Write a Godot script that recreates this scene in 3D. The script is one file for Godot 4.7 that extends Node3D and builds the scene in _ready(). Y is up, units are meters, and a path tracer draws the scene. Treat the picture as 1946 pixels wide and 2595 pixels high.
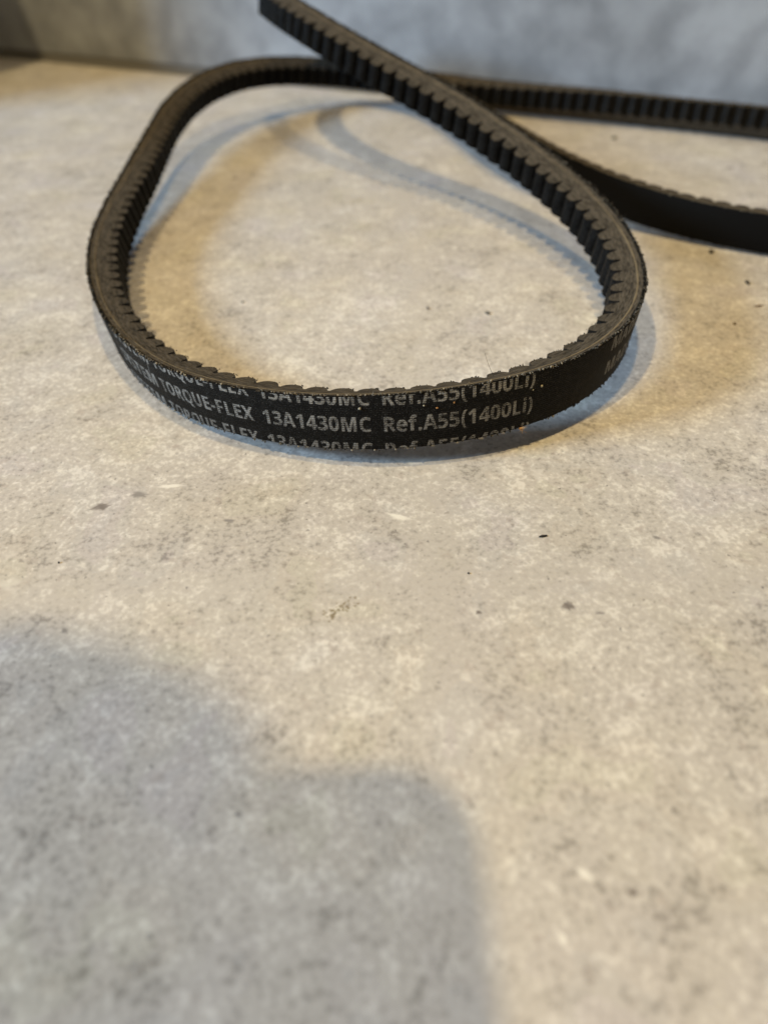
extends Node3D
# A cogged rubber V-belt on a concrete-look countertop. Belt sizes are in millimetres along, across and through the belt; MM turns them into metres.

const MM := 0.001
const TEETH := 252
const PITCH := 5.762
const HALF := 6.5          # half the width of the belt's back
const THICK := 8.0
const ROOT := 5.2         # depth of the notches' bottoms below the back
const TAN := 0.36397       # flanks lean 20 degrees
const CORD := 1.5
const PRINT_FROM := 28
const PRINT_TO := 57
const WALL_DIR := Vector3(0.903, 0, 0.4296)
const WALL_NORMAL := Vector3(-0.4296, 0, 0.903)

# control points of the belt's course: x, y, z in millimetres and the lean of the belt in radians
const COURSE := [
	-85.8, 16.3, -324.4, 0.136, -85.9, 14.7, -307.2, 0.087, -85.8, 12.9, -290.0, 0.003, -85.9, 11.1, -272.8, -0.095,
	-86.1, 9.3, -255.6, -0.175, -85.7, 8.1, -238.3, -0.216, -84.0, 7.3, -221.0, -0.208, -80.4, 6.9, -204.0, -0.170,
	-75.1, 6.7, -187.5, -0.147, -67.8, 6.7, -171.7, -0.147, -58.5, 7.2, -157.1, -0.146, -47.4, 8.3, -143.9, -0.124,
	-33.5, 9.7, -133.6, -0.072, -17.2, 10.5, -127.4, -0.004, 0.1, 11.1, -125.0, 0.054, 17.5, 12.0, -126.5, 0.068,
	34.1, 12.3, -132.2, 0.013, 48.0, 12.1, -142.7, -0.051, 58.3, 12.1, -156.8, -0.090, 64.6, 12.6, -173.0, -0.107,
	66.5, 13.9, -190.3, -0.111, 64.9, 16.0, -207.4, -0.099, 60.0, 18.7, -223.9, -0.055, 52.7, 22.0, -239.2, 0.008,
	43.7, 25.8, -253.5, 0.067, 33.4, 29.8, -266.9, 0.101, 21.8, 33.9, -279.0, 0.093, 9.3, 37.9, -290.2, 0.050,
	-3.3, 42.0, -301.2, -0.021, -15.2, 46.2, -313.1, -0.101, -25.9, 49.5, -326.3, -0.154, -34.4, 51.7, -341.3, -0.173,
	-40.0, 52.2, -357.7, -0.156, -42.1, 50.4, -375.0, -0.100, -39.5, 45.7, -391.7, -0.010, -30.8, 38.3, -405.2, 0.098,
	-17.0, 29.8, -412.2, 0.205, -1.0, 22.1, -410.7, 0.291, 13.2, 17.1, -401.7, 0.343, 23.5, 14.7, -387.7, 0.358,
	29.9, 14.5, -371.5, 0.343, 33.7, 15.4, -354.6, 0.300, 36.9, 16.7, -337.7, 0.235, 40.8, 17.6, -320.9, 0.154,
	46.2, 17.3, -304.4, 0.066, 53.3, 15.9, -288.7, -0.020, 62.4, 13.7, -274.1, -0.099, 73.5, 11.5, -261.0, -0.165,
	86.2, 9.6, -249.4, -0.211, 100.2, 8.3, -239.2, -0.230, 115.1, 7.7, -230.4, -0.227, 130.7, 7.5, -222.9, -0.221,
	147.0, 7.2, -217.1, -0.215, 164.0, 7.1, -213.9, -0.213, 181.4, 7.1, -214.3, -0.214, 198.2, 7.1, -219.1, -0.220,
	212.9, 7.1, -228.4, -0.232, 224.2, 7.1, -241.8, -0.248, 230.8, 7.1, -258.0, -0.270, 232.3, 7.1, -275.4, -0.297,
	228.9, 7.0, -292.5, -0.327, 221.2, 7.0, -308.1, -0.359, 210.4, 7.0, -321.7, -0.391, 197.5, 7.0, -333.3, -0.420,
	183.2, 6.9, -343.1, -0.442, 168.3, 6.8, -351.7, -0.454, 152.9, 6.9, -359.7, -0.452, 137.3, 7.0, -367.1, -0.433,
	121.5, 7.3, -374.2, -0.396, 105.6, 7.7, -381.2, -0.345, 89.7, 7.7, -388.2, -0.282, 74.1, 7.5, -395.6, -0.208,
	58.5, 7.5, -403.2, -0.129, 42.8, 8.0, -410.5, -0.054, 26.6, 9.1, -416.5, 0.015, 9.8, 10.9, -420.3, 0.074,
	-7.4, 13.2, -421.1, 0.120, -24.4, 15.6, -418.5, 0.149, -40.5, 17.8, -412.3, 0.159, -54.8, 19.4, -402.5, 0.153,
	-66.7, 20.0, -389.9, 0.139, -75.6, 19.6, -375.0, 0.135, -81.5, 18.7, -358.6, 0.142, -84.6, 17.6, -341.6, 0.149]

var taken := {}
var rng := RandomNumberGenerator.new()


func _ready() -> void:
	rng.seed = 71
	# --- camera
	var cam := Camera3D.new()
	cam.name = "camera"
	add_child(cam)
	cam.position = Vector3(0, 98.94, 0) * MM
	cam.basis = Basis(Vector3.RIGHT, deg_to_rad(-42.0988)) * Basis(Vector3.BACK, deg_to_rad(-1.1763))
	cam.near = 0.01
	cam.far = 20.0
	cam.current = true
	var lens := CameraAttributesPhysical.new()
	lens.frustum_focal_length = 6.9
	lens.exposure_aperture = 2.6
	lens.frustum_focus_distance = 0.152
	lens.frustum_near = 0.01
	lens.frustum_far = 20.0
	lens.auto_exposure_enabled = false
	cam.attributes = lens
	cam.fov = 69.549
	# --- air of the room: only what it throws back
	var env := Environment.new()
	env.background_mode = Environment.BG_COLOR
	env.background_color = Color(0.095, 0.071, 0.048).linear_to_srgb()
	env.tonemap_mode = Environment.TONE_MAPPER_LINEAR
	env.tonemap_exposure = 0.98
	env.sdfgi_enabled = true
	env.ssao_enabled = true
	env.ssil_enabled = true
	var we := WorldEnvironment.new()
	we.name = "room_air"
	we.environment = env
	add_child(we)
	# --- daylight from the window to the left
	make_window()
	# --- setting
	make_countertop()
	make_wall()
	# --- things
	make_belt()
	make_shadow_jar()
	make_light_blocker()
	make_lamp("spotlight", Vector3(-919, 2293, 538), Vector3(0, 0, -250), 0.033, LAMP_B, "small round ceiling spotlight to the left of the counter", "spotlight")
	make_lamp("lamp", Vector3(8.2, 455, -109.4), Vector3(5, 0, -130), 0.010, LAMP_A, "small low lamp right above the belt", "lamp")
	make_shadow_casters()
	make_crumbs()
	make_hair()
	make_fluff()

const LAMP_A := 0.080
const LAMP_B := 3.5
const WARM := Color(1.0, 0.755, 0.385)


# ---------------------------------------------------------------- helpers

func numbered(called: String) -> String:
	if not taken.has(called):
		taken[called] = 0
		return called
	taken[called] += 1
	return "%s_%03d" % [called, taken[called]]


func thing(called: String, label: String, category: String, at := Vector3.ZERO, group := "") -> Node3D:
	var o := Node3D.new()
	o.name = numbered(called)
	add_child(o)
	o.position = at
	o.set_meta("label", label)
	o.set_meta("category", category)
	if group:
		o.set_meta("group", group)
	return o


func obj(called: String, mesh: Mesh, mat: Material, parent: Node = null) -> MeshInstance3D:
	var o := MeshInstance3D.new()
	o.name = called if parent else numbered(called)
	o.mesh = mesh
	if mat:
		o.material_override = mat
	if parent:
		parent.add_child(o, true)
	else:
		add_child(o, true)
	return o


class Shape:
	var v := PackedVector3Array()
	var n := PackedVector3Array()
	var uv := PackedVector2Array()
	var c := PackedColorArray()
	var ix := PackedInt32Array()

	func put(p: Vector3, nn: Vector3, t := Vector2.ZERO, col := Color.WHITE) -> int:
		v.append(p)
		n.append(nn)
		uv.append(t)
		c.append(col)
		return v.size() - 1

	func tri(a: int, b: int, d: int) -> void:
		# front faces run clockwise, so the cross product points away from the normal
		if (v[b] - v[a]).cross(v[d] - v[a]).dot(n[a] + n[b] + n[d]) > 0.0:
			ix.append_array(PackedInt32Array([a, d, b]))
		else:
			ix.append_array(PackedInt32Array([a, b, d]))

	func quad(a: int, b: int, d: int, e: int) -> void:
		tri(a, b, d)
		tri(a, d, e)

	func face(p: Array, nn: Vector3, col := Color.WHITE) -> void:
		var first := v.size()
		for q in p:
			put(q, nn, Vector2(q.x, q.z) * 20.0, col)
		for k in range(1, p.size() - 1):
			tri(first, first + k, first + k + 1)

	func arrays() -> Array:
		var a := []
		a.resize(Mesh.ARRAY_MAX)
		a[Mesh.ARRAY_VERTEX] = v
		a[Mesh.ARRAY_NORMAL] = n
		a[Mesh.ARRAY_TEX_UV] = uv
		a[Mesh.ARRAY_COLOR] = c
		a[Mesh.ARRAY_INDEX] = ix
		return a

	func mesh(into: ArrayMesh = null) -> ArrayMesh:
		var m := into if into else ArrayMesh.new()
		m.add_surface_from_arrays(Mesh.PRIMITIVE_TRIANGLES, arrays())
		return m


func mat(linear: Color, rough := 0.7, spec := 0.5) -> StandardMaterial3D:
	var m := StandardMaterial3D.new()
	m.albedo_color = linear.linear_to_srgb()
	m.roughness = rough
	m.metallic_specular = spec
	return m


func noise(seed_: int, freq: float, octaves := 4, kind := FastNoiseLite.TYPE_SIMPLEX_SMOOTH) -> FastNoiseLite:
	var f := FastNoiseLite.new()
	f.seed = seed_
	f.noise_type = kind
	f.frequency = freq
	f.fractal_octaves = octaves
	return f


# a lump: an icosahedron with a ragged surface
func lump(s: Shape, at: Vector3, size: Vector3, turn: Basis, col := Color.WHITE, rag := 0.25) -> void:
	var g := (1.0 + sqrt(5.0)) / 2.0
	var p := []
	for a in [-1.0, 1.0]:
		for b in [-g, g]:
			p.append(Vector3(0, a, b))
			p.append(Vector3(a, b, 0))
			p.append(Vector3(b, 0, a))
	var q := []
	var first := s.v.size()
	for x in p:
		var d: Vector3 = x.normalized()
		q.append(d)
		s.put(at + turn * (d * size * (1.0 + rng.randf_range(-rag, rag))), (turn * (d / size)).normalized(), Vector2(d.x, d.y), col)
	for i in 12:
		for j in range(i + 1, 12):
			for k in range(j + 1, 12):
				if q[i].distance_to(q[j]) < 1.1 and q[j].distance_to(q[k]) < 1.1 and q[i].distance_to(q[k]) < 1.1:
					s.tri(first + i, first + j, first + k)


func tube(s: Shape, path: PackedVector3Array, radius: PackedFloat32Array, sides := 6, col := Color.WHITE) -> void:
	var first := s.v.size()
	for i in path.size():
		var t := (path[mini(i + 1, path.size() - 1)] - path[maxi(i - 1, 0)]).normalized()
		var a := t.cross(Vector3.UP if absf(t.y) < 0.9 else Vector3.RIGHT).normalized()
		var b := t.cross(a)
		for k in sides:
			var d := a * cos(TAU * k / sides) + b * sin(TAU * k / sides)
			s.put(path[i] + d * radius[i], d, Vector2(float(k) / sides, i), col)
	for i in path.size() - 1:
		for k in sides:
			var k2 := (k + 1) % sides
			s.quad(first + i * sides + k, first + i * sides + k2, first + (i + 1) * sides + k2, first + (i + 1) * sides + k)


func lathe(profile: Array, sides := 48) -> Shape:
	# profile of Vector2(radius, height); each stretch gets its own flat normal
	var s := Shape.new()
	for i in profile.size() - 1:
		var p: Vector2 = profile[i]
		var q: Vector2 = profile[i + 1]
		var e := q - p
		var nn := Vector2(e.y, -e.x).normalized()
		var first := s.v.size()
		for k in sides + 1:
			var d := Vector3(cos(TAU * k / sides), 0, sin(TAU * k / sides))
			var n3 := d * nn.x + Vector3.UP * nn.y
			s.put(d * p.x + Vector3.UP * p.y, n3, Vector2(float(k) / sides, i))
			s.put(d * q.x + Vector3.UP * q.y, n3, Vector2(float(k) / sides, i + 1))
		for k in sides:
			s.quad(first + k * 2, first + k * 2 + 2, first + k * 2 + 3, first + k * 2 + 1)
	return s


func slab(size: Vector3, corner: float, bevel: float, steps := 8) -> Shape:
	# a flat slab with rounded corners, its thickness along y, the top edges eased
	var s := Shape.new()
	var outline := []
	for q in 4:
		var mid := Vector2((1 if q in [0, 3] else -1) * (size.x / 2 - corner), (1 if q in [0, 1] else -1) * (size.z / 2 - corner))
		for k in steps + 1:
			var a := PI / 2 * (q + float(k) / steps)
			outline.append([mid, Vector2(cos(a), sin(a))])
	var rows := [[size.y / 2, -bevel, Vector2(0.4, 0.9)], [size.y / 2 - bevel, 0.0, Vector2(1, 0.1)], [-size.y / 2 + bevel, 0.0, Vector2(1, -0.1)], [-size.y / 2, -bevel, Vector2(0.4, -0.9)]]
	var m := outline.size()
	for row in rows:
		for o in outline:
			var p: Vector2 = o[0] + o[1] * (corner + row[1])
			s.put(Vector3(p.x, row[0], p.y), Vector3(o[1].x * row[2].x, row[2].y, o[1].y * row[2].x).normalized())
	for r in 3:
		for k in m:
			s.quad(r * m + k, r * m + (k + 1) % m, (r + 1) * m + (k + 1) % m, (r + 1) * m + k)
	for top in [true, false]:
		var y: float = size.y / 2 if top else -size.y / 2
		var pts := []
		for o in outline:
			var p: Vector2 = o[0] + o[1] * (corner - bevel)
			pts.append(Vector3(p.x, y, p.y))
		s.face(pts, Vector3.UP if top else Vector3.DOWN)
	return s


# ---------------------------------------------------------------- the belt's course

func course(u: float) -> Array:
	# the cord's place, the way along, the outward and the crosswise directions at tooth u
	var count := COURSE.size() / 4
	var x := fposmod(u, TEETH) / TEETH * count
	var i := int(floor(x))
	var t := x - i
	var b := [(1 - t) ** 3 / 6, (3 * t ** 3 - 6 * t * t + 4) / 6, (-3 * t ** 3 + 3 * t * t + 3 * t + 1) / 6, t ** 3 / 6]
	var d := [-(1 - t) * (1 - t) / 2, (3 * t * t - 4 * t) / 2, (-3 * t * t + 2 * t + 1) / 2, t * t / 2]
	var p := Vector3.ZERO
	var along := Vector3.ZERO
	var lean := 0.0
	for k in 4:
		var j := posmod(i + k - 1, count) * 4
		var q := Vector3(COURSE[j], COURSE[j + 1], COURSE[j + 2])
		p += q * b[k]
		along += q * d[k]
		lean += COURSE[j + 3] * b[k]
	along = along.normalized()
	var n0 := along.cross(Vector3.UP).normalized()
	var w0 := n0.cross(along)
	return [p, along, cos(lean) * n0 + sin(lean) * w0, -sin(lean) * n0 + cos(lean) * w0]


var frames := []


func at(u: float, depth: float, across: float) -> Vector3:
	var f := course(u)
	return (f[0] + (CORD - depth) * f[2] + across * f[3]) * MM


func half(depth: float) -> float:
	return HALF - depth * TAN


# a strip along the belt; rows of [depth, across, normal as Vector2(outward, crosswise), v]
func sweep(s: Shape, rows: Array, from := 0.0, to := 252.0, per := 4, rough := 0.0, bumps: FastNoiseLite = null, col := Color.WHITE) -> void:
	var steps := int((to - from) * per)
	var first := s.v.size()
	for i in steps + 1:
		var u := from + float(i) / per
		var f := course(u)
		for r in rows.size():
			var row = rows[r]
			var push := 0.0
			if bumps and row.size() < 5:
				push = bumps.get_noise_3d(fposmod(u, TEETH) * 40.0, row[0] * 30.0, row[1] * 9.0) * rough
			var nn: Vector3 = (row[2].x * f[2] + row[2].y * f[3]).normalized()
			var p: Vector3 = f[0] + (CORD - row[0]) * f[2] + row[1] * f[3] + nn * push
			s.put(p * MM, nn, Vector2(u * PITCH / 24.0, row[3]), col)
	var m := rows.size()
	for i in steps:
		for r in m - 1:
			var a := first + i * m + r
			s.quad(a, a + 1, a + m + 1, a + m)


# ---------------------------------------------------------------- the belt

func grain(seed_: int, low: Color, high: Color, size := 512, freq := 0.02, stretch := 1) -> Array:
	# [colour texture, normal texture]: crumbly rubber, drawn out along the belt when stretched
	var fine := noise(seed_, freq, 5).get_seamless_image(size / stretch, size)
	var coarse := noise(seed_ + 1, freq * 0.25, 3).get_seamless_image(size / stretch, size)
	fine.resize(size, size, Image.INTERPOLATE_CUBIC)
	coarse.resize(size, size, Image.INTERPOLATE_CUBIC)
	fine.convert(Image.FORMAT_L8)
	coarse.convert(Image.FORMAT_L8)
	var a := fine.get_data()
	var b := coarse.get_data()
	var out := PackedByteArray()
	out.resize(size * size * 3)
	var lut := []
	for k in 256:
		lut.append(low.lerp(high, smoothstep(0.15, 0.85, k / 255.0)).linear_to_srgb())
	for k in size * size:
		var c: Color = lut[clampi(int(a[k] * 0.65 + b[k] * 0.35), 0, 255)]
		out[k * 3] = int(c.r * 255)
		out[k * 3 + 1] = int(c.g * 255)
		out[k * 3 + 2] = int(c.b * 255)
	var colour := Image.create_from_data(size, size, false, Image.FORMAT_RGB8, out)
	var bump: Image = fine.duplicate()
	bump.convert(Image.FORMAT_RGBA8)
	bump.bump_map_to_normal_map(6.0)
	return [ImageTexture.create_from_image(colour), ImageTexture.create_from_image(bump)]


func rubber(tex: Array, rough: float, spec := 0.3, depth := 1.0) -> StandardMaterial3D:
	var m := StandardMaterial3D.new()
	m.albedo_texture = tex[0]
	m.normal_enabled = true
	m.normal_texture = tex[1]
	m.normal_scale = depth
	m.roughness = rough
	m.metallic_specular = spec
	return m


func lettering(ink: PackedFloat32Array, wide: int, high: int, text: String, u0: float, u1: float, rise: float) -> void:
	# fills the letters of one word into the print's ink map; u0 and u1 in teeth, rise of the base line in mm across
	var font := SystemFont.new()
	font.font_names = PackedStringArray(["Droid Sans"])
	font.font_weight = 700
	var ruler := TextMesh.new()
	ruler.font = font
	ruler.font_size = 64
	ruler.pixel_size = 0.01
	ruler.depth = 0.01
	ruler.text = "E"
	var box := ruler.get_aabb()
	var base := box.position.y
	var cap := box.size.y
	var word := TextMesh.new()
	word.font = font
	word.font_size = 64
	word.pixel_size = 0.01
	word.depth = 0.01
	word.curve_step = 1.0
	word.text = text
	var a := word.get_mesh_arrays()
	var pts: PackedVector3Array = a[Mesh.ARRAY_VERTEX]
	var nrm: PackedVector3Array = a[Mesh.ARRAY_NORMAL]
	var idx: PackedInt32Array = a[Mesh.ARRAY_INDEX] if a[Mesh.ARRAY_INDEX] else PackedInt32Array(range(pts.size()))
	var wb := word.get_aabb()
	var ppu := wide / float(PRINT_TO - PRINT_FROM)
	var ppm := high / (2.0 * HALF)
	for t in range(0, idx.size(), 3):
		if nrm[idx[t]].z < 0.5 or nrm[idx[t + 1]].z < 0.5 or nrm[idx[t + 2]].z < 0.5:
			continue
		var q := []
		for k in 3:
			var p := pts[idx[t + k]]
			var u := lerpf(u0, u1, (p.x - wb.position.x) / wb.size.x)
			var slope := -0.135 * maxf(u - 36.0, 0.0)
			var w := rise + slope + (p.y - base) / cap * 3.5
			q.append(Vector2((u - PRINT_FROM) * ppu, (HALF - w) * ppm))
		var lo := Vector2(minf(q[0].x, minf(q[1].x, q[2].x)), minf(q[0].y, minf(q[1].y, q[2].y)))
		var hi := Vector2(maxf(q[0].x, maxf(q[1].x, q[2].x)), maxf(q[0].y, maxf(q[1].y, q[2].y)))
		for y in range(maxi(0, int(lo.y)), mini(high - 1, int(hi.y) + 1) + 1):
			for x in range(maxi(0, int(lo.x)), mini(wide - 1, int(hi.x) + 1) + 1):
				if Geometry2D.point_is_inside_triangle(Vector2(x + 0.5, y + 0.5), q[0], q[1], q[2]):
					ink[y * wide + x] = 1.0


func printed_cloth() -> Array:
	# the belt's back where it is printed: woven black cover, three rows of grey lettering
	var wide := 2048
	var high := 162
	var ink := PackedFloat32Array()
	ink.resize(wide * high)
	for row in 3:
		var rise := -1.25 + 6.3 * (1 - row)
		lettering(ink, wide, high, "SYSTEM", 28.75, 32.1, rise)
		lettering(ink, wide, high, "TORQUE-FLEX", 32.45, 37.27, rise)
		lettering(ink, wide, high, "13A1430MC", 37.65, 41.6, rise)
		lettering(ink, wide, high, "Ref.A55(1400Li)", 42.05, 47.5, rise)
		lettering(ink, wide, high, "MADE", 51.6, 54.2, rise)
	var rag := noise(5, 0.22, 2)
	var wear := noise(6, 0.02, 3)
	var shade := noise(8, 0.5, 2)
	var dust := noise(12, 0.30, 1)
	var out := PackedByteArray()
	out.resize(wide * high * 3)
	var relief := Image.create(wide, high, false, Image.FORMAT_RGBA8)
	for y in high:
		for x in wide:
			# twill: two crossing sets of threads, a little over half a millimetre apart
			var a := sin((x * 0.86 + y * 0.5) * TAU / 6.6)
			var b := sin((x * 0.86 - y * 0.5) * TAU / 6.6)
			var weave := a * b * 0.5 + 0.5
			var i := ink[y * wide + x]
			# soften the edge of a letter with its neighbours
			var near := (ink[y * wide + maxi(x - 1, 0)] + ink[y * wide + mini(x + 1, wide - 1)] + ink[maxi(y - 1, 0) * wide + x] + ink[mini(y + 1, high - 1) * wide + x]) / 4.0
			i = clampf(i * 0.8 + near * 0.8, 0.0, 1.0)
			var cover := clampf(0.80 + 0.8 * rag.get_noise_2d(x, y) + 0.6 * wear.get_noise_2d(x, y) - 0.9 * smoothstep(0.6, 0.92, weave), 0.0, 1.0)
			var cloth := 0.004 + 0.006 * (1.0 - weave) + 0.008 * maxf(shade.get_noise_2d(x, y), 0.0)
			var g := lerpf(cloth, 0.34, i * cover)
			# dust caught in the weave
			if i < 0.2:
				g += 0.10 * smoothstep(0.55, 0.9, dust.get_noise_2d(x, y)) + 0.012 * maxf(wear.get_noise_2d(x * 2.0, y * 2.0 + 50.0), 0.0)
			# an old scratch across the cover
			var u := PRINT_FROM + float(x) / wide * (PRINT_TO - PRINT_FROM)
			var w := HALF - float(y) / high * 2.0 * HALF
			var off := absf(u - (31.7 + 0.065 * (w - 1.2)) + 0.03 * rag.get_noise_2d(y * 2.0, 3.0))
			if w > 0.9 and off < 0.035:
				g = lerpf(g, 0.26, 0.8 * (1.0 - off / 0.035))
			var c := Color(g * 1.0, g * 0.97, g * 0.90).linear_to_srgb()
			var k := (y * wide + x) * 3
			out[k] = int(c.r * 255)
			out[k + 1] = int(c.g * 255)
			out[k + 2] = int(c.b * 255)
			var hgt := 0.35 + 0.4 * (1.0 - weave) + 0.15 * i * cover
			relief.set_pixel(x, y, Color(hgt, hgt, hgt))
	relief.bump_map_to_normal_map(3.0)
	return [ImageTexture.create_from_image(Image.create_from_data(wide, high, false, Image.FORMAT_RGB8, out)), ImageTexture.create_from_image(relief)]


func plain_cloth() -> Array:
	var size := 256
	var shade := noise(9, 0.4, 2)
	var out := Image.create(size, size, false, Image.FORMAT_RGB8)
	var relief := Image.create(size, size, false, Image.FORMAT_RGBA8)
	for y in size:
		for x in size:
			var a := sin((x + y) * TAU / 8.0)
			var b := sin((x - y) * TAU / 8.0)
			var weave := a * b * 0.5 + 0.5
			var g := 0.004 + 0.006 * (1.0 - weave) + 0.008 * maxf(shade.get_noise_2d(x, y), 0.0)
			out.set_pixel(x, y, Color(g, g * 0.97, g * 0.92).linear_to_srgb())
			var h := 0.35 + 0.4 * (1.0 - weave)
			relief.set_pixel(x, y, Color(h, h, h))
	relief.bump_map_to_normal_map(3.0)
	return [ImageTexture.create_from_image(out), ImageTexture.create_from_image(relief)]


# half a cog in section: along (share of the pitch), height (share of the cog), normal along, normal out
const COG := [[0.475, 0.0, 0.95, 0.3], [0.435, 0.34, 0.92, 0.38], [0.365, 0.63, 0.8, 0.6], [0.275, 0.84, 0.62, 0.8], [0.155, 0.965, 0.35, 0.94], [0.0, 1.0, 0.0, 1.0]]


func make_belt() -> void:
	var belt := thing("drive_belt", "black cogged rubber drive belt looped on the countertop with grey lettering on its back", "belt")
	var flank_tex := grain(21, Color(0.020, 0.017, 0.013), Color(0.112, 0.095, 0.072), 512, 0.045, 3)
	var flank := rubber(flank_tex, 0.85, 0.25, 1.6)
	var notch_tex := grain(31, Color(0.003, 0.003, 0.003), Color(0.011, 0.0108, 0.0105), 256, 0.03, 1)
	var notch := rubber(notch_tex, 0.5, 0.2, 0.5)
	var s20 := sin(deg_to_rad(20.0))
	var c20 := cos(deg_to_rad(20.0))
	var bumps := noise(41, 0.02, 3)
	# core: the two raw-edge flanks and the floor of the notches
	var core := ArrayMesh.new()
	var s := Shape.new()
	for side in [1.0, -1.0]:
		var nn := Vector2(-s20, side * c20)
		var rows := []
		for t in [0.9, 1.4, 2.4, 3.3, 4.3, ROOT]:
			rows.append([t, side * half(t), nn, t / 8.0 + (0.5 if side > 0 else 0.0)] + ([0] if t > 5.0 else []))
		sweep(s, rows, 0, TEETH, 6, 0.11, bumps)
	s.mesh(core)
	s = Shape.new()
	sweep(s, [[ROOT, half(ROOT), Vector2(-1, 0), 0.0], [ROOT, 0.0, Vector2(-1, 0), 0.3], [ROOT, -half(ROOT), Vector2(-1, 0), 0.6]], 0, TEETH, 4)
	s.mesh(core)
	var o := obj("rubber_core", core, null, belt)
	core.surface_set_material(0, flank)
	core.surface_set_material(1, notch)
	# woven cover on the back
	var cloth := rubber(plain_cloth(), 0.58, 0.15, 1.0)
	s = Shape.new()
	var edge := [[0.95, half(0.95) + 0.06, Vector2(-s20, c20), 0.1], [0.22, HALF + 0.0, Vector2(0.3, 0.9), 0.05]]
	var back_rows := [[0.0, HALF - 0.16, Vector2(1, 0.25), 0.0], [-0.03, 0.0, Vector2(1, 0), 0.27], [0.0, -HALF + 0.16, Vector2(1, -0.25), 0.54]]
	sweep(s, back_rows, PRINT_TO, TEETH + PRINT_FROM, 4)
	for side in [1.0, -1.0]:
		var rim := []
		for e in edge:
			rim.append([e[0], e[1] * side, Vector2(e[2].x, e[2].y * side), e[3]])
		rim.append([0.0, (HALF - 0.16) * side, Vector2(0.8, 0.6 * side), 0.0])
		sweep(s, rim, 0, TEETH, 6, 0.10, bumps)
	obj("woven_cover", s.mesh(), cloth, belt)
	# the printed stretch of the cover
	s = Shape.new()
	var steps := (PRINT_TO - PRINT_FROM) * 4
	for i in steps + 1:
		var u := PRINT_FROM + i / 4.0
		var f := course(u)
		for r in 3:
			var w: float = [HALF - 0.16, 0.0, -HALF + 0.16][r]
			var nn: Vector3 = (f[2] + f[3] * [0.25, 0.0, -0.25][r]).normalized()
			s.put((f[0] + (CORD + [0.0, 0.03, 0.0][r]) * f[2] + w * f[3]) * MM, nn, Vector2(float(i) / steps, (HALF - w) / (2.0 * HALF)))
	for i in steps:
		for r in 2:
			s.quad(i * 3 + r, i * 3 + r + 1, i * 3 + r + 4, i * 3 + r + 3)
	var printed := rubber(printed_cloth(), 0.58, 0.18, 1.2)
	printed.texture_repeat = false
	o = obj("printed_lettering", s.mesh(), printed, belt)
	o.set_meta("label", "worn grey lettering in three rows on the belt's black back")
	# the cord that shows as a pale line on each flank
	var cord_mat := mat(Color(0.17, 0.138, 0.09), 0.9, 0.2)
	for side in [1.0, -1.0]:
		s = Shape.new()
		var wave := noise(51, 0.03, 2)
		var per := 5
		for i in TEETH * per + 1:
			var u := float(i) / per
			var f := course(u)
			var k := fposmod(u, TEETH)
			var mid := 2.15 + 0.10 * wave.get_noise_2d(k * 8.0, side)
			var wid := 0.11 + 0.10 * wave.get_noise_2d(k * 30.0, 20.0 + side)
			if u >= 44 and u <= 62:
				wid += 0.11
			var out: Vector3 = f[3] * side * c20 - f[2] * s20
			for r in 3:
				var t: float = mid + [-wid, 0.0, wid][r]
				var p: Vector3 = f[0] + (CORD - t) * f[2] + side * half(t) * f[3] + out * [0.02, 0.10, 0.02][r]
				s.put(p * MM, (out + f[2] * [0.5, 0.0, -0.5][r]).normalized(), Vector2(u, r))
		for i in TEETH * per:
			for r in 2:
				s.quad(i * 3 + r, i * 3 + r + 1, i * 3 + r + 4, i * 3 + r + 3)
		obj("cord_line", s.mesh(), cord_mat, belt)
	# each cog is a moulded ridge across the inside
	for k in TEETH:
		var ridge := Shape.new()
		var caps := Shape.new()
		var a := 0.445 * PITCH * rng.randf_range(0.94, 1.05)
		var mid := k + 0.5 + rng.randf_range(-0.025, 0.025)
		var deep := THICK - ROOT + rng.randf_range(-0.22, 0.1)
		var outline := []
		for j in 11:
			var e: Array = COG[mini(j, 10 - j)]
			var way := -1.0 if j < 5 else 1.0
			outline.append([mid + way * e[0] * a / PITCH / 0.475, ROOT + e[1] * deep, Vector2(way * e[2], e[3])])
		for j in 11:
			var f := course(outline[j][0])
			var t: float = outline[j][1]
			var nn: Vector3 = (f[1] * outline[j][2].x - f[2] * outline[j][2].y).normalized()
			for side in [1.0, -1.0]:
				ridge.put((f[0] + (CORD - t) * f[2] + side * half(t) * f[3]) * MM, nn, Vector2(outline[j][0] * PITCH / 12.0, side * half(t) / 12.0))
		for j in 10:
			ridge.quad(j * 2, j * 2 + 1, j * 2 + 3, j * 2 + 2)
		var f2 := course(mid)
		for side in [1.0, -1.0]:
			var nn: Vector3 = f2[3] * side * c20 - f2[2] * s20
			var first := caps.v.size()
			caps.put((f2[0] + (CORD - ROOT) * f2[2] + side * half(ROOT) * f2[3]) * MM, nn, Vector2(mid * PITCH / 24.0, ROOT / 8.0 + (0.5 if side > 0 else 0.0)))
			for j in 11:
				var f := course(outline[j][0])
				var t: float = outline[j][1]
				caps.put((f[0] + (CORD - t) * f[2] + side * half(t) * f[3]) * MM, nn, Vector2(outline[j][0] * PITCH / 24.0, t / 8.0 + (0.5 if side > 0 else 0.0)))
			for j in 10:
				caps.tri(first, first + 1 + j, first + 2 + j)
		var m := ridge.mesh()
		caps.mesh(m)
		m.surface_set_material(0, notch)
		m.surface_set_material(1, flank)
		obj("cog", m, null, belt)
	# frayed threads where the cover was cut
	s = Shape.new()
	var tufts := noise(77, 0.09, 3)
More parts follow.
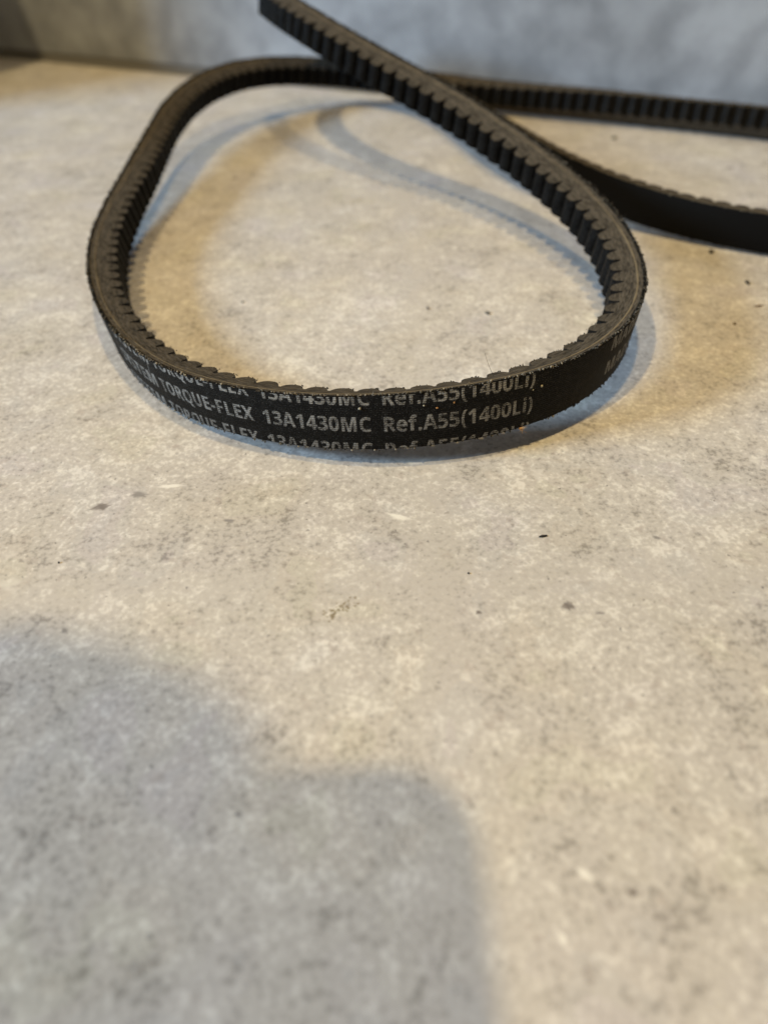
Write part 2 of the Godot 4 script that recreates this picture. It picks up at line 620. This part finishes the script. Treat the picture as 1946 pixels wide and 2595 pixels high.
	for side in [1.0, -1.0]:
		var u := 0.0
		while u < TEETH:
			u += rng.randf_range(0.05, 0.11)
			var f := course(u)
			var t := rng.randf_range(-0.06, 0.8)
			var bright := rng.randf()
			var lush := clampf(0.7 + 0.9 * tufts.get_noise_2d(u * 14.0, side * 50.0), 0.12, 1.0)
			if rng.randf() > lush + 0.25:
				continue
			var thread_tone := lerpf(0.04, 0.38, bright * bright)
			if u < 29.0 or u > 49.0:
				thread_tone *= 0.45  # threads coloured darker away from the front stretch
			var turn := Basis(f[1], f[2], f[3]) * Basis.from_euler(Vector3(rng.randf_range(-0.7, 0.7), rng.randf_range(-0.7, 0.7), rng.randf_range(-0.7, 0.7)))
			var p: Vector3 = f[0] + (CORD - t) * f[2] + side * (half(t) + 0.12) * f[3]
			thread_end(s, p * MM, Vector3(rng.randf_range(0.14, 0.30), rng.randf_range(0.16, 0.42), rng.randf_range(0.14, 0.32)) * MM * (0.55 + 0.75 * lush), turn, Color(thread_tone, thread_tone * 0.88, thread_tone * 0.68))
	for n in 150:
		var u := rng.randf_range(14.0, 66.0)
		var side := 1.0 if rng.randf() < 0.8 else -1.0
		var f := course(u)
		var p: Vector3 = f[0] + (CORD - rng.randf_range(0.0, 0.6)) * f[2] + side * HALF * f[3]
		var way: Vector3 = (f[1] * rng.randf_range(-1, 1) + f[2] * rng.randf_range(-0.2, 1) + f[3] * side * rng.randf_range(0, 0.8)).normalized() * rng.randf_range(0.4, 1.3)
		var sag: Vector3 = (f[1] * rng.randf_range(-1, 1) - f[2] * rng.randf()) * 0.5
		var path := PackedVector3Array()
		var rad := PackedFloat32Array()
		for k in 4:
			var t := k / 3.0
			path.append((p + way * t + sag * t * t) * MM)
			rad.append(0.05 * (1.0 - 0.6 * t) * MM)
		var pale := rng.randf_range(0.08, 0.4)
		tube(s, path, rad, 4, Color(pale, pale * 0.88, pale * 0.7))
	var fray_mat := mat(Color.WHITE, 0.9, 0.2)
	fray_mat.vertex_color_use_as_albedo = true
	o = obj("frayed_edge", s.mesh(), fray_mat, belt)
	o.set_meta("kind", "stuff")
	# ragged burrs left on the cogs' corners
	s = Shape.new()
	for k in TEETH:
		for n in rng.randi_range(5, 9):
			var side := 1.0 if rng.randf() < 0.75 else -1.0
			var x := rng.randf_range(-0.36, 0.40) if rng.randf() < 0.5 else rng.randf_range(0.26, 0.38)
			var deep := clampf((0.475 - absf(x)) / 0.2, 0.0, 1.0) ** 0.7 * (THICK - ROOT)
			var t := ROOT + maxf(deep, 0.2)
			var f := course(k + 0.5 + x)
			var p: Vector3 = f[0] + (CORD - t) * f[2] + side * half(t) * f[3]
			var turn := Basis(f[1], f[2], f[3]) * Basis.from_euler(Vector3(rng.randf() * 3.0, rng.randf() * 3.0, rng.randf() * 3.0))
			var big := (0.62 if rng.randf() < 0.25 else 0.4) if x > 0.24 else 0.2
			thread_end(s, p * MM, Vector3(rng.randf_range(0.08, 0.24), rng.randf_range(0.08, big), rng.randf_range(0.08, 0.2)) * MM, turn, Color.WHITE)
	o = obj("rubber_burr", s.mesh(), mat(Color(0.03, 0.027, 0.023), 0.9, 0.2), belt)
	o.set_meta("kind", "stuff")
	# grit stuck to the printed back
	for g in [[41.25, 3.75, 0.34, Color(0.34, 0.31, 0.24)], [43.45, 3.5, 0.2, Color(0.4, 0.36, 0.27)], [43.9, 2.6, 0.24, Color(0.36, 0.17, 0.05)], [44.5, 3.3, 0.23, Color(0.3, 0.15, 0.05)], [47.8, 2.75, 0.3, Color(0.4, 0.36, 0.25)], [47.45, 2.4, 0.15, Color(0.4, 0.38, 0.28)]]:
		s = Shape.new()
		lump(s, at(g[0], -0.12, g[1]), Vector3.ONE * g[2] * MM, Basis.from_euler(Vector3(g[0], g[1], 1)), Color.WHITE, 0.3)
		obj("grit", s.mesh(), mat(g[3], 0.8), belt)


func thread_end(s: Shape, p: Vector3, size: Vector3, turn: Basis, col: Color) -> void:
	var first := s.v.size()
	for d in [Vector3(1, 0, 0), Vector3(-1, 0, 0), Vector3(0, 1, 0), Vector3(0, -1, 0), Vector3(0, 0, 1), Vector3(0, 0, -1)]:
		s.put(p + turn * (d * size * rng.randf_range(0.7, 1.3)), turn * d, Vector2.ZERO, col)
	for a in [0, 1]:
		for b in [2, 3]:
			for c in [4, 5]:
				s.tri(first + a, first + b, first + c)


# ---------------------------------------------------------------- the setting

var stone: Array


func stone_texture() -> Array:
	# one 200 mm square of concrete-look laminate print: clouds, fine grain, pale flecks, grey flakes
	var size := 1536
	var ppm := size / 200.0
	var parts := []
	for p in [[61, 0.010, 4, 512], [62, 0.020, 5, 1024], [63, 0.085, 4, 1536], [64, 0.012, 3, 512], [65, 0.038, 4, 1536]]:
		var f := noise(p[0], p[1], p[2])
		if p[0] == 63:
			f.fractal_gain = 0.62
		if p[0] == 62:
			f.domain_warp_enabled = true
			f.domain_warp_amplitude = 26.0
			f.domain_warp_frequency = 0.02
		var im := f.get_seamless_image(p[3], p[3])
		im.convert(Image.FORMAT_L8)
		im.resize(size, size, Image.INTERPOLATE_CUBIC)
		parts.append(im.get_data())
	var a: PackedByteArray = parts[0]
	var b: PackedByteArray = parts[1]
	var c: PackedByteArray = parts[2]
	var e: PackedByteArray = parts[3]
	var d: PackedByteArray = parts[4]
	var out := PackedByteArray()
	out.resize(size * size * 3)
	var lut_r := PackedByteArray()
	var lut_g := PackedByteArray()
	var lut_b := PackedByteArray()
	for k in 512:
		var t := k / 511.0
		var col := Color(0.30, 0.280, 0.258).lerp(Color(0.53, 0.500, 0.464), smoothstep(0.05, 0.5, t)).lerp(Color(0.72, 0.692, 0.645), smoothstep(0.52, 0.95, t)).linear_to_srgb()
		lut_r.append(int(col.r * 255))
		lut_g.append(int(col.g * 255))
		lut_b.append(int(col.b * 255))
	for k in size * size:
		var n := b[k]
		var patch := (n - 144) * 92 if n > 144 else ((n - 110) * 78 if n < 112 else 0)
		var t := clampi(((a[k] - 128) * 44 + (c[k] - 128) * 94 + (d[k] - 128) * 54 + patch) / 64 + 274, 0, 511)
		var warm := (e[k] - 128) / 26
		out[k * 3] = clampi(lut_r[t] + warm / 2, 0, 255)
		out[k * 3 + 1] = clampi(lut_g[t] + warm / 3, 0, 255)
		out[k * 3 + 2] = clampi(lut_b[t] - warm, 0, 255)
	var r := RandomNumberGenerator.new()
	r.seed = 9
	# [count, smallest, largest half length in mm, colour, strength]
	for kind in [[260, 0.4, 1.9, Color(0.80, 0.775, 0.72), 0.5], [2600, 0.10, 0.34, Color(0.20, 0.185, 0.17), 0.6], [260, 0.25, 0.75, Color(0.22, 0.20, 0.185), 0.5], [70, 0.5, 1.3, Color(0.25, 0.24, 0.235), 0.38], [230, 0.11, 0.22, Color(0.03, 0.025, 0.02), 0.85], [60, 1.2, 3.2, Color(0.78, 0.755, 0.71), 0.4], [240, 0.22, 0.45, Color(0.13, 0.125, 0.125), 0.75], [520, 0.5, 1.5, Color(0.34, 0.285, 0.26), 0.28], [1500, 0.15, 0.5, Color(0.82, 0.80, 0.75), 0.5]]:
		for n in kind[0]:
			fleck(out, size, Vector2(r.randf() * size, r.randf() * size), r.randf_range(kind[1], kind[2]) * ppm, r.randf_range(0.3, 0.8), r.randf() * TAU, kind[3], kind[4] * r.randf_range(0.5, 1.0), r)
	# flakes that can be picked out in the print: x, z in mm, half length, slimness, turn, dark or pale
	for f in [[-57.5, -113.0, 2.3, 0.5, -0.35, 0], [-50.4, -116.2, 2.4, 0.5, 0.1, 1], [31.8, -84.1, 1.5, 0.7, 0.7, 0], [24.8, -38.9, 1.6, 0.5, 0.7, 2], [20.6, -31.5, 1.3, 0.5, 1.1, 2], [30.6, -36.6, 0.7, 0.8, 0.2, 0], [-20.9, -47.8, 0.8, 0.8, 0.2, 1], [-29.8, -32.6, 0.7, 0.7, 0.9, 1], [-54.9, -80.8, 1.0, 0.7, 0.9, 1], [-44.0, -119.5, 3.4, 0.22, -0.1, 2], [-30.8, -108.0, 1.7, 0.4, 0.1, 1], [37.0, -82.4, 1.2, 0.4, 0.0, 1], [3.0, -108.0, 3.2, 0.35, 0.4, 2], [16.0, -83.0, 0.7, 0.8, 0, 0], [52.0, -100.5, 1.2, 0.5, 0.5, 1]]:
		var col: Color = [Color(0.17, 0.15, 0.14), Color(0.27, 0.255, 0.245), Color(0.84, 0.82, 0.76)][f[5]]
		for n in 3:
			fleck(out, size, Vector2((f[0] + 100.0) * ppm, (f[1] + 200.0) * ppm) + Vector2(r.randf_range(-0.3, 0.3), r.randf_range(-0.2, 0.2)) * f[2] * ppm, f[2] * ppm * r.randf_range(0.6, 0.9), f[3], f[4], col, 0.58, r)
	# brown dotted grime
	for n in 60:
		var t := r.randf()
		var p := Vector2(lerpf(-10.4, -5.5, t) + r.randfn() * 0.6, lerpf(-82.2, -86.6, t) + r.randfn() * 0.6)
		fleck(out, size, Vector2((p.x + 100.0) * ppm, (p.y + 200.0) * ppm), r.randf_range(0.15, 0.42) * ppm, 0.8, t * 7.0, Color(0.15, 0.115, 0.06), 0.45, r)
	var im := Image.create_from_data(size, size, false, Image.FORMAT_RGB8, out)
	return [ImageTexture.create_from_image(im)]


func fleck(out: PackedByteArray, size: int, mid: Vector2, half_long: float, slim: float, turn: float, col: Color, strength: float, r: RandomNumberGenerator) -> void:
	var s := col.linear_to_srgb()
	var reach := int(half_long * 1.5) + 1
	var ca := cos(turn)
	var sa := sin(turn)
	var k1 := r.randf() * TAU
	for dy in range(-reach, reach + 1):
		for dx in range(-reach, reach + 1):
			var x := (dx * ca + dy * sa) / half_long
			var y := (-dx * sa + dy * ca) / (half_long * slim)
			var ang := atan2(y, x)
			var d := sqrt(x * x + y * y) * (1.0 + 0.22 * sin(ang * 3.0 + k1) + 0.12 * sin(ang * 7.0 + 2.0 * k1))
			if d >= 1.0:
				continue
			var w := strength * (1.0 - smoothstep(0.45, 1.0, d))
			var k := (posmod(int(mid.y) + dy, size) * size + posmod(int(mid.x) + dx, size)) * 3
			out[k] = int(lerpf(out[k], s.r * 255, w))
			out[k + 1] = int(lerpf(out[k + 1], s.g * 255, w))
			out[k + 2] = int(lerpf(out[k + 2], s.b * 255, w))


func make_countertop() -> void:
	stone = stone_texture()
	var m := StandardMaterial3D.new()
	m.albedo_texture = stone[0]
	m.vertex_color_use_as_albedo = true
	m.roughness = 0.55
	m.metallic_specular = 0.35
	var s := Shape.new()
	var cloud := noise(81, 6.0, 3)
	var tint := noise(82, 9.0, 2)
	var nx := 90
	var nz := 80
	for j in nz + 1:
		for i in nx + 1:
			var x := lerpf(-0.7, 0.7, float(i) / nx)
			var z := lerpf(-1.0, 0.16, float(j) / nz)
			var b := 0.97 + 0.08 * cloud.get_noise_2d(x, z)
			var w := 0.012 * tint.get_noise_2d(x, z)
			s.put(Vector3(x, 0, z), Vector3.UP, Vector2((x + 0.1) / 0.2, (z + 0.2) / 0.2), Color(b + w, b, b - w))
	for j in nz:
		for i in nx:
			var k := j * (nx + 1) + i
			s.quad(k, k + 1, k + nx + 2, k + nx + 1)
	# front edge and underside give it thickness
	s.face([Vector3(-0.7, 0, 0.16), Vector3(0.7, 0, 0.16), Vector3(0.7, -0.038, 0.16), Vector3(-0.7, -0.038, 0.16)], Vector3.BACK)
	s.face([Vector3(-0.7, 0, 0.16), Vector3(-0.7, 0, -1.0), Vector3(-0.7, -0.038, -1.0), Vector3(-0.7, -0.038, 0.16)], Vector3.LEFT)
	s.face([Vector3(0.7, 0, 0.16), Vector3(0.7, 0, -1.0), Vector3(0.7, -0.038, -1.0), Vector3(0.7, -0.038, 0.16)], Vector3.RIGHT)
	s.face([Vector3(-0.7, -0.038, 0.16), Vector3(0.7, -0.038, 0.16), Vector3(0.7, -0.038, -1.0), Vector3(-0.7, -0.038, -1.0)], Vector3.DOWN)
	var o := obj("countertop", s.mesh(), m)
	o.set_meta("kind", "structure")
	o.set_meta("label", "mottled cream and grey concrete-look countertop under the belt")


func wall_point(along: float, y: float, off := 0.0) -> Vector3:
	return Vector3(0, y, -0.4489) + WALL_DIR * along + WALL_NORMAL * off


func make_wall() -> void:
	var soft := grain(71, Color(0.32, 0.319, 0.318), Color(0.50, 0.498, 0.494), 768, 0.016)
	var m := StandardMaterial3D.new()
	m.albedo_texture = soft[0]
	m.vertex_color_use_as_albedo = true
	m.roughness = 0.6
	m.metallic_specular = 0.35
	var s := Shape.new()
	var cloud := noise(91, 9.0, 4)
	var nx := 110
	var ny := 40
	for j in ny + 1:
		for i in nx + 1:
			var x := lerpf(-0.6, 0.75, float(i) / nx)
			var y := lerpf(0.0008, 0.5, float(j) / ny)
			var b := 0.72 + 0.17 * cloud.get_noise_2d(x, y)
			s.put(wall_point(x, y), WALL_NORMAL, Vector2(x / 0.31 + 0.37, -y / 0.31 + 0.21), Color(b * 0.93, b, b * 1.11))
	for j in ny:
		for i in nx:
			var k := j * (nx + 1) + i
			s.quad(k, k + 1, k + nx + 2, k + nx + 1)
	s.face([wall_point(-0.6, 0.5), wall_point(0.75, 0.5), wall_point(0.75, 0.5, -0.02), wall_point(-0.6, 0.5, -0.02)], Vector3.UP)
	s.face([wall_point(-0.6, 0.0008, -0.02), wall_point(0.75, 0.0008, -0.02), wall_point(0.75, 0.5, -0.02), wall_point(-0.6, 0.5, -0.02)], -WALL_NORMAL)
	s.face([wall_point(-0.6, 0.0008), wall_point(-0.6, 0.5), wall_point(-0.6, 0.5, -0.02), wall_point(-0.6, 0.0008, -0.02)], -WALL_DIR)
	s.face([wall_point(0.75, 0.0008), wall_point(0.75, 0.5), wall_point(0.75, 0.5, -0.02), wall_point(0.75, 0.0008, -0.02)], WALL_DIR)
	var o := obj("wall", s.mesh(), m)
	o.set_meta("kind", "structure")
	o.set_meta("label", "grey concrete-look back wall behind the belt")
	# dark grey bead standing in for the shade along the wall and countertop joint
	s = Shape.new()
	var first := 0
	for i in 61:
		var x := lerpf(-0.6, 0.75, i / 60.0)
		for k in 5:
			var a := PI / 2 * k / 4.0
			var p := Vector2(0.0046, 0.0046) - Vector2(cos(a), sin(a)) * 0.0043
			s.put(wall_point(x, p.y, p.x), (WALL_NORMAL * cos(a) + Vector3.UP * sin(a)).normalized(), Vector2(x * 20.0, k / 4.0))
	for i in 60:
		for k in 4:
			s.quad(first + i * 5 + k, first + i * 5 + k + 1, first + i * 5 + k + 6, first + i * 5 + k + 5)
	obj("joint_shade_bead", s.mesh(), mat(Color(0.11, 0.107, 0.10), 0.6), o)


# ---------------------------------------------------------------- lights

func make_window() -> void:
	var mid := Vector3(-1.50, 0.72, 0.20)
	var w := thing("window", "bright daylight window left of the counter", "window", mid)
	w.look_at_from_position(mid, Vector3(-0.03, 0.0, -0.26))
	var frame_mat := mat(Color(0.7, 0.7, 0.68), 0.5)
	var wide := 0.42
	var high := 0.34
	for k in 4:
		var b := BoxMesh.new()
		b.size = Vector3(wide + 0.12, 0.06, 0.05) if k < 2 else Vector3(0.06, high, 0.05)
		var o := obj("frame", b, frame_mat, w)
		o.position = [Vector3(0, high / 2 + 0.03, 0.03), Vector3(0, -high / 2 - 0.03, 0.03), Vector3(-wide / 2 - 0.03, 0, 0.03), Vector3(wide / 2 + 0.03, 0, 0.03)][k]
	var pane := BoxMesh.new()
	pane.size = Vector3(wide, high, 0.006)
	var glow := mat(Color(0.1, 0.1, 0.1), 0.3)
	glow.emission_enabled = true
	glow.emission = Color(0.62, 0.80, 1.0)
	glow.emission_energy_multiplier = 0.8
	obj("pane", pane, glow, w).position = Vector3(0, 0, 0.03)
	var l := AreaLight3D.new()
	l.name = "daylight"
	l.area_size = Vector2(wide, high)
	l.light_color = Color(0.48, 0.705, 0.97).linear_to_srgb()
	l.light_energy = DAY
	l.area_range = 6.0
	l.area_attenuation = 2.0
	l.shadow_enabled = true
	w.add_child(l)
	l.position = Vector3(0, 0, 0.0)


const DAY := 3.35


func make_lamp(called: String, where: Vector3, towards: Vector3, radius: float, energy: float, label: String, category: String) -> void:
	var o := thing(called, label, category, where * MM)
	o.look_at_from_position(where * MM, towards * MM, Vector3.FORWARD)
	# -z looks at the counter; the housing sits behind the lens
	var r := radius * 1.5
	var body := lathe([Vector2(0, 0.0), Vector2(r, 0.0), Vector2(r, r * 2.2), Vector2(r * 0.8, r * 2.2), Vector2(r * 0.8, r * 1.4)], 32)
	var h := obj("housing", body.mesh(), mat(Color(0.5, 0.5, 0.5), 0.35), o)
	h.basis = Basis(Vector3.RIGHT, -PI / 2)
	h.position = Vector3(0, 0, r * 2.6)
	var bulb := SphereMesh.new()
	bulb.radius = radius
	bulb.height = radius * 2.0
	var glow := mat(Color(0.6, 0.6, 0.6), 0.4)
	glow.emission_enabled = true
	glow.emission = WARM.linear_to_srgb()
	glow.emission_energy_multiplier = 3.0
	obj("bulb", bulb, glow, o)
	var l := SpotLight3D.new()
	l.name = "lamp_light"
	l.light_color = WARM.linear_to_srgb()
	l.light_energy = energy
	l.light_size = radius
	l.spot_angle = 75.0
	l.spot_angle_attenuation = 0.4
	l.spot_range = 6.0
	l.spot_attenuation = 2.0
	l.shadow_enabled = true
	o.add_child(l)


# ---------------------------------------------------------------- things beside the belt

func make_shadow_jar() -> void:
	# unseen stand-in left of the picture, sized to cast the far left corner shadows
	var j := thing("shadow_jar", "tall dark brown stand-in with a black lid, shaped to cast the far left shadows", "shadow_jar", Vector3(-0.368, 0, -0.456))
	var body := lathe([Vector2(0, 0.0), Vector2(0.080, 0.0), Vector2(0.085, 0.005), Vector2(0.085, 0.240), Vector2(0.066, 0.262), Vector2(0.066, 0.272)])
	obj("body", body.mesh(), mat(Color(0.06, 0.032, 0.018), 0.35), j)
	var lid := lathe([Vector2(0.070, 0.264), Vector2(0.070, 0.296), Vector2(0.066, 0.300), Vector2(0, 0.300)])
	obj("lid", lid.mesh(), mat(Color(0.02, 0.02, 0.02), 0.5), j)


func make_light_blocker() -> void:  # added out of view to keep window light off the far left wall
	var j := thing("light_blocker", "wide brown drum added out of view by the wall to block window light", "light_blocker", Vector3(-0.56, 0, -0.62))
	var body := lathe([Vector2(0, 0.0), Vector2(0.085, 0.0), Vector2(0.09, 0.005), Vector2(0.09, 0.28), Vector2(0.086, 0.285)])
	obj("body", body.mesh(), mat(Color(0.05, 0.03, 0.02), 0.4), j)
	var lid := lathe([Vector2(0.092, 0.27), Vector2(0.092, 0.30), Vector2(0.088, 0.304), Vector2(0, 0.304)])
	obj("lid", lid.mesh(), mat(Color(0.03, 0.025, 0.02), 0.5), j)


func make_shadow_casters() -> void:
	# unseen slab and card added near the camera to cast the lower left shadow
	var p := thing("shadow_phone", "dark handset added out of view to shade the lower left of the counter", "shadow_phone", Vector3(-0.0858, 0.150, 0.0588))
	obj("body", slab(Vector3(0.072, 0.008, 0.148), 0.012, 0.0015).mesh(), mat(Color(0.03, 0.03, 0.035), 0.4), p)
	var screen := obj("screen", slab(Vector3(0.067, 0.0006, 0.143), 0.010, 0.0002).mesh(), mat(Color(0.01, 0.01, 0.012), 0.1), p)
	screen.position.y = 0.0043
	var f := thing("shadow_card", "dark card added high out of view to shade the near left of the counter", "shadow_caster", Vector3(-0.1845, 0.300, 0.0736))  # added unseen card, placed high for a soft shadow edge
	f.rotation.y = -0.30
	obj("cover", slab(Vector3(0.085, 0.002, 0.150), 0.036, 0.0006).mesh(), mat(Color(0.05, 0.04, 0.035), 0.7), f)
	obj("sheet", slab(Vector3(0.080, 0.001, 0.145), 0.034, 0.0003).mesh(), mat(Color(0.7, 0.68, 0.62), 0.8), f).position.y = -0.0018


func make_crumbs() -> void:
	# loose bits on the countertop: x, z, half sizes in mm, turn, colour, label
	var dark := Color(0.025, 0.022, 0.018)
	for c in [
		[106.8, -230.7, Vector3(1.0, 0.6, 0.8), 0.4, dark, "round black crumb on the countertop just below the smooth belt strand"],
		[110.1, -208.3, Vector3(0.55, 0.4, 1.5), 0.15, dark, "upright black crumb near the right edge of the picture"],
		[107.6, -193.4, Vector3(1.5, 0.3, 0.3), 0.1, Color(0.22, 0.15, 0.1), "short brown twig-like crumb near the right edge of the picture"],
		[97.1, -183.4, Vector3(0.45, 0.3, 0.6), 0.6, Color(0.13, 0.1, 0.07), "tiny brown crumb left of the brown twig-like crumb"],
		[30.3, -101.5, Vector3(0.95, 0.22, 0.28), 0.15, dark, "slim black fibre crumb on the countertop in front of the belt"],
		[-61.1, -97.1, Vector3(0.22, 0.18, 0.22), 0.0, dark, "tiny black crumb at the left edge of the picture in front of the belt"],
		[15.2, -92.2, Vector3(0.24, 0.18, 0.22), 0.5, dark, "tiny black crumb below the slim black fibre crumb"],
		[106.0, -354.8, Vector3(1.3, 0.8, 1.2), 0.3, Color(0.14, 0.13, 0.08), "grey-green crumb on the countertop between the two right-hand belt strands"],
		[30.5, -192.5, Vector3(0.65, 0.35, 0.8), 0.7, Color(0.12, 0.11, 0.09), "dark oval crumb inside the front loop near its right side"],
		[13.7, -196.1, Vector3(0.5, 0.35, 0.42), 0.2, Color(0.09, 0.08, 0.07), "small black crumb inside the front loop left of the dark oval crumb"],
		[-40.2, -202.5, Vector3(0.5, 0.28, 0.34), 0.2, Color(0.13, 0.125, 0.11), "small grey crumb inside the front loop near its left side"]]:
		var s := Shape.new()
		lump(s, Vector3.ZERO, c[2] * MM, Basis(Vector3.UP, c[3]), Color.WHITE, 0.25)
		var o := obj("crumb", s.mesh(), mat(c[4], 0.85))
		o.position = Vector3(c[0], c[2].y * 0.85, c[1]) * MM
		o.set_meta("label", c[5])
		o.set_meta("category", "crumb")
		o.set_meta("group", "crumbs scattered on the countertop")


func make_hair() -> void:
	var s := Shape.new()
	var a := at(46.25, 4.6, 5.0)
	var path := PackedVector3Array()
	var rad := PackedFloat32Array()
	for k in 9:
		var t := k / 8.0
		path.append(a + Vector3(-2.6 * t + 0.7 * t * t, 0.1 + 4.4 * t, -1.5 * t) * MM)
		rad.append(lerpf(0.05, 0.02, t) * MM)
	tube(s, path, rad, 5)
	var o := obj("hair", s.mesh(), mat(Color(0.06, 0.05, 0.04), 0.6))
	o.set_meta("label", "fine hair standing up from the belt's upper edge above the lettering")
	o.set_meta("category", "hair")


func make_fluff() -> void:
	var s := Shape.new()
	var a := at(47.15, -0.1, -6.4)
	for n in 14:
		var path := PackedVector3Array()
		var rad := PackedFloat32Array()
		var d := Vector3(rng.randf_range(-1, 1), rng.randf_range(-1.0, 0.25), rng.randf_range(0.0, 1.0)).normalized() * rng.randf_range(0.5, 1.5) * MM
		var bend := Vector3(rng.randf_range(-1, 1), rng.randf_range(-0.4, 0.4), rng.randf_range(-1, 1)) * 0.4 * MM
		for k in 5:
			var t := k / 4.0
			path.append(a + d * t + bend * t * t + Vector3(rng.randf_range(-0.2, 0.2), 0, 0) * MM)
			rad.append(0.075 * (1.0 - 0.7 * t) * MM)
		tube(s, path, rad, 4, Color(0.45, 0.27, 0.12) if n % 4 else Color(0.6, 0.55, 0.45))
	lump(s, a + Vector3(-0.2, -0.25, 0.15) * MM, Vector3(0.55, 0.35, 0.3) * MM, Basis.IDENTITY, Color(0.42, 0.24, 0.10), 0.35)
	var m := mat(Color.WHITE, 0.9)
	m.vertex_color_use_as_albedo = true
	var o := obj("fluff", s.mesh(), m)
	o.set_meta("label", "tuft of orange-brown fluff caught under the belt's lower edge")
	o.set_meta("category", "fluff")
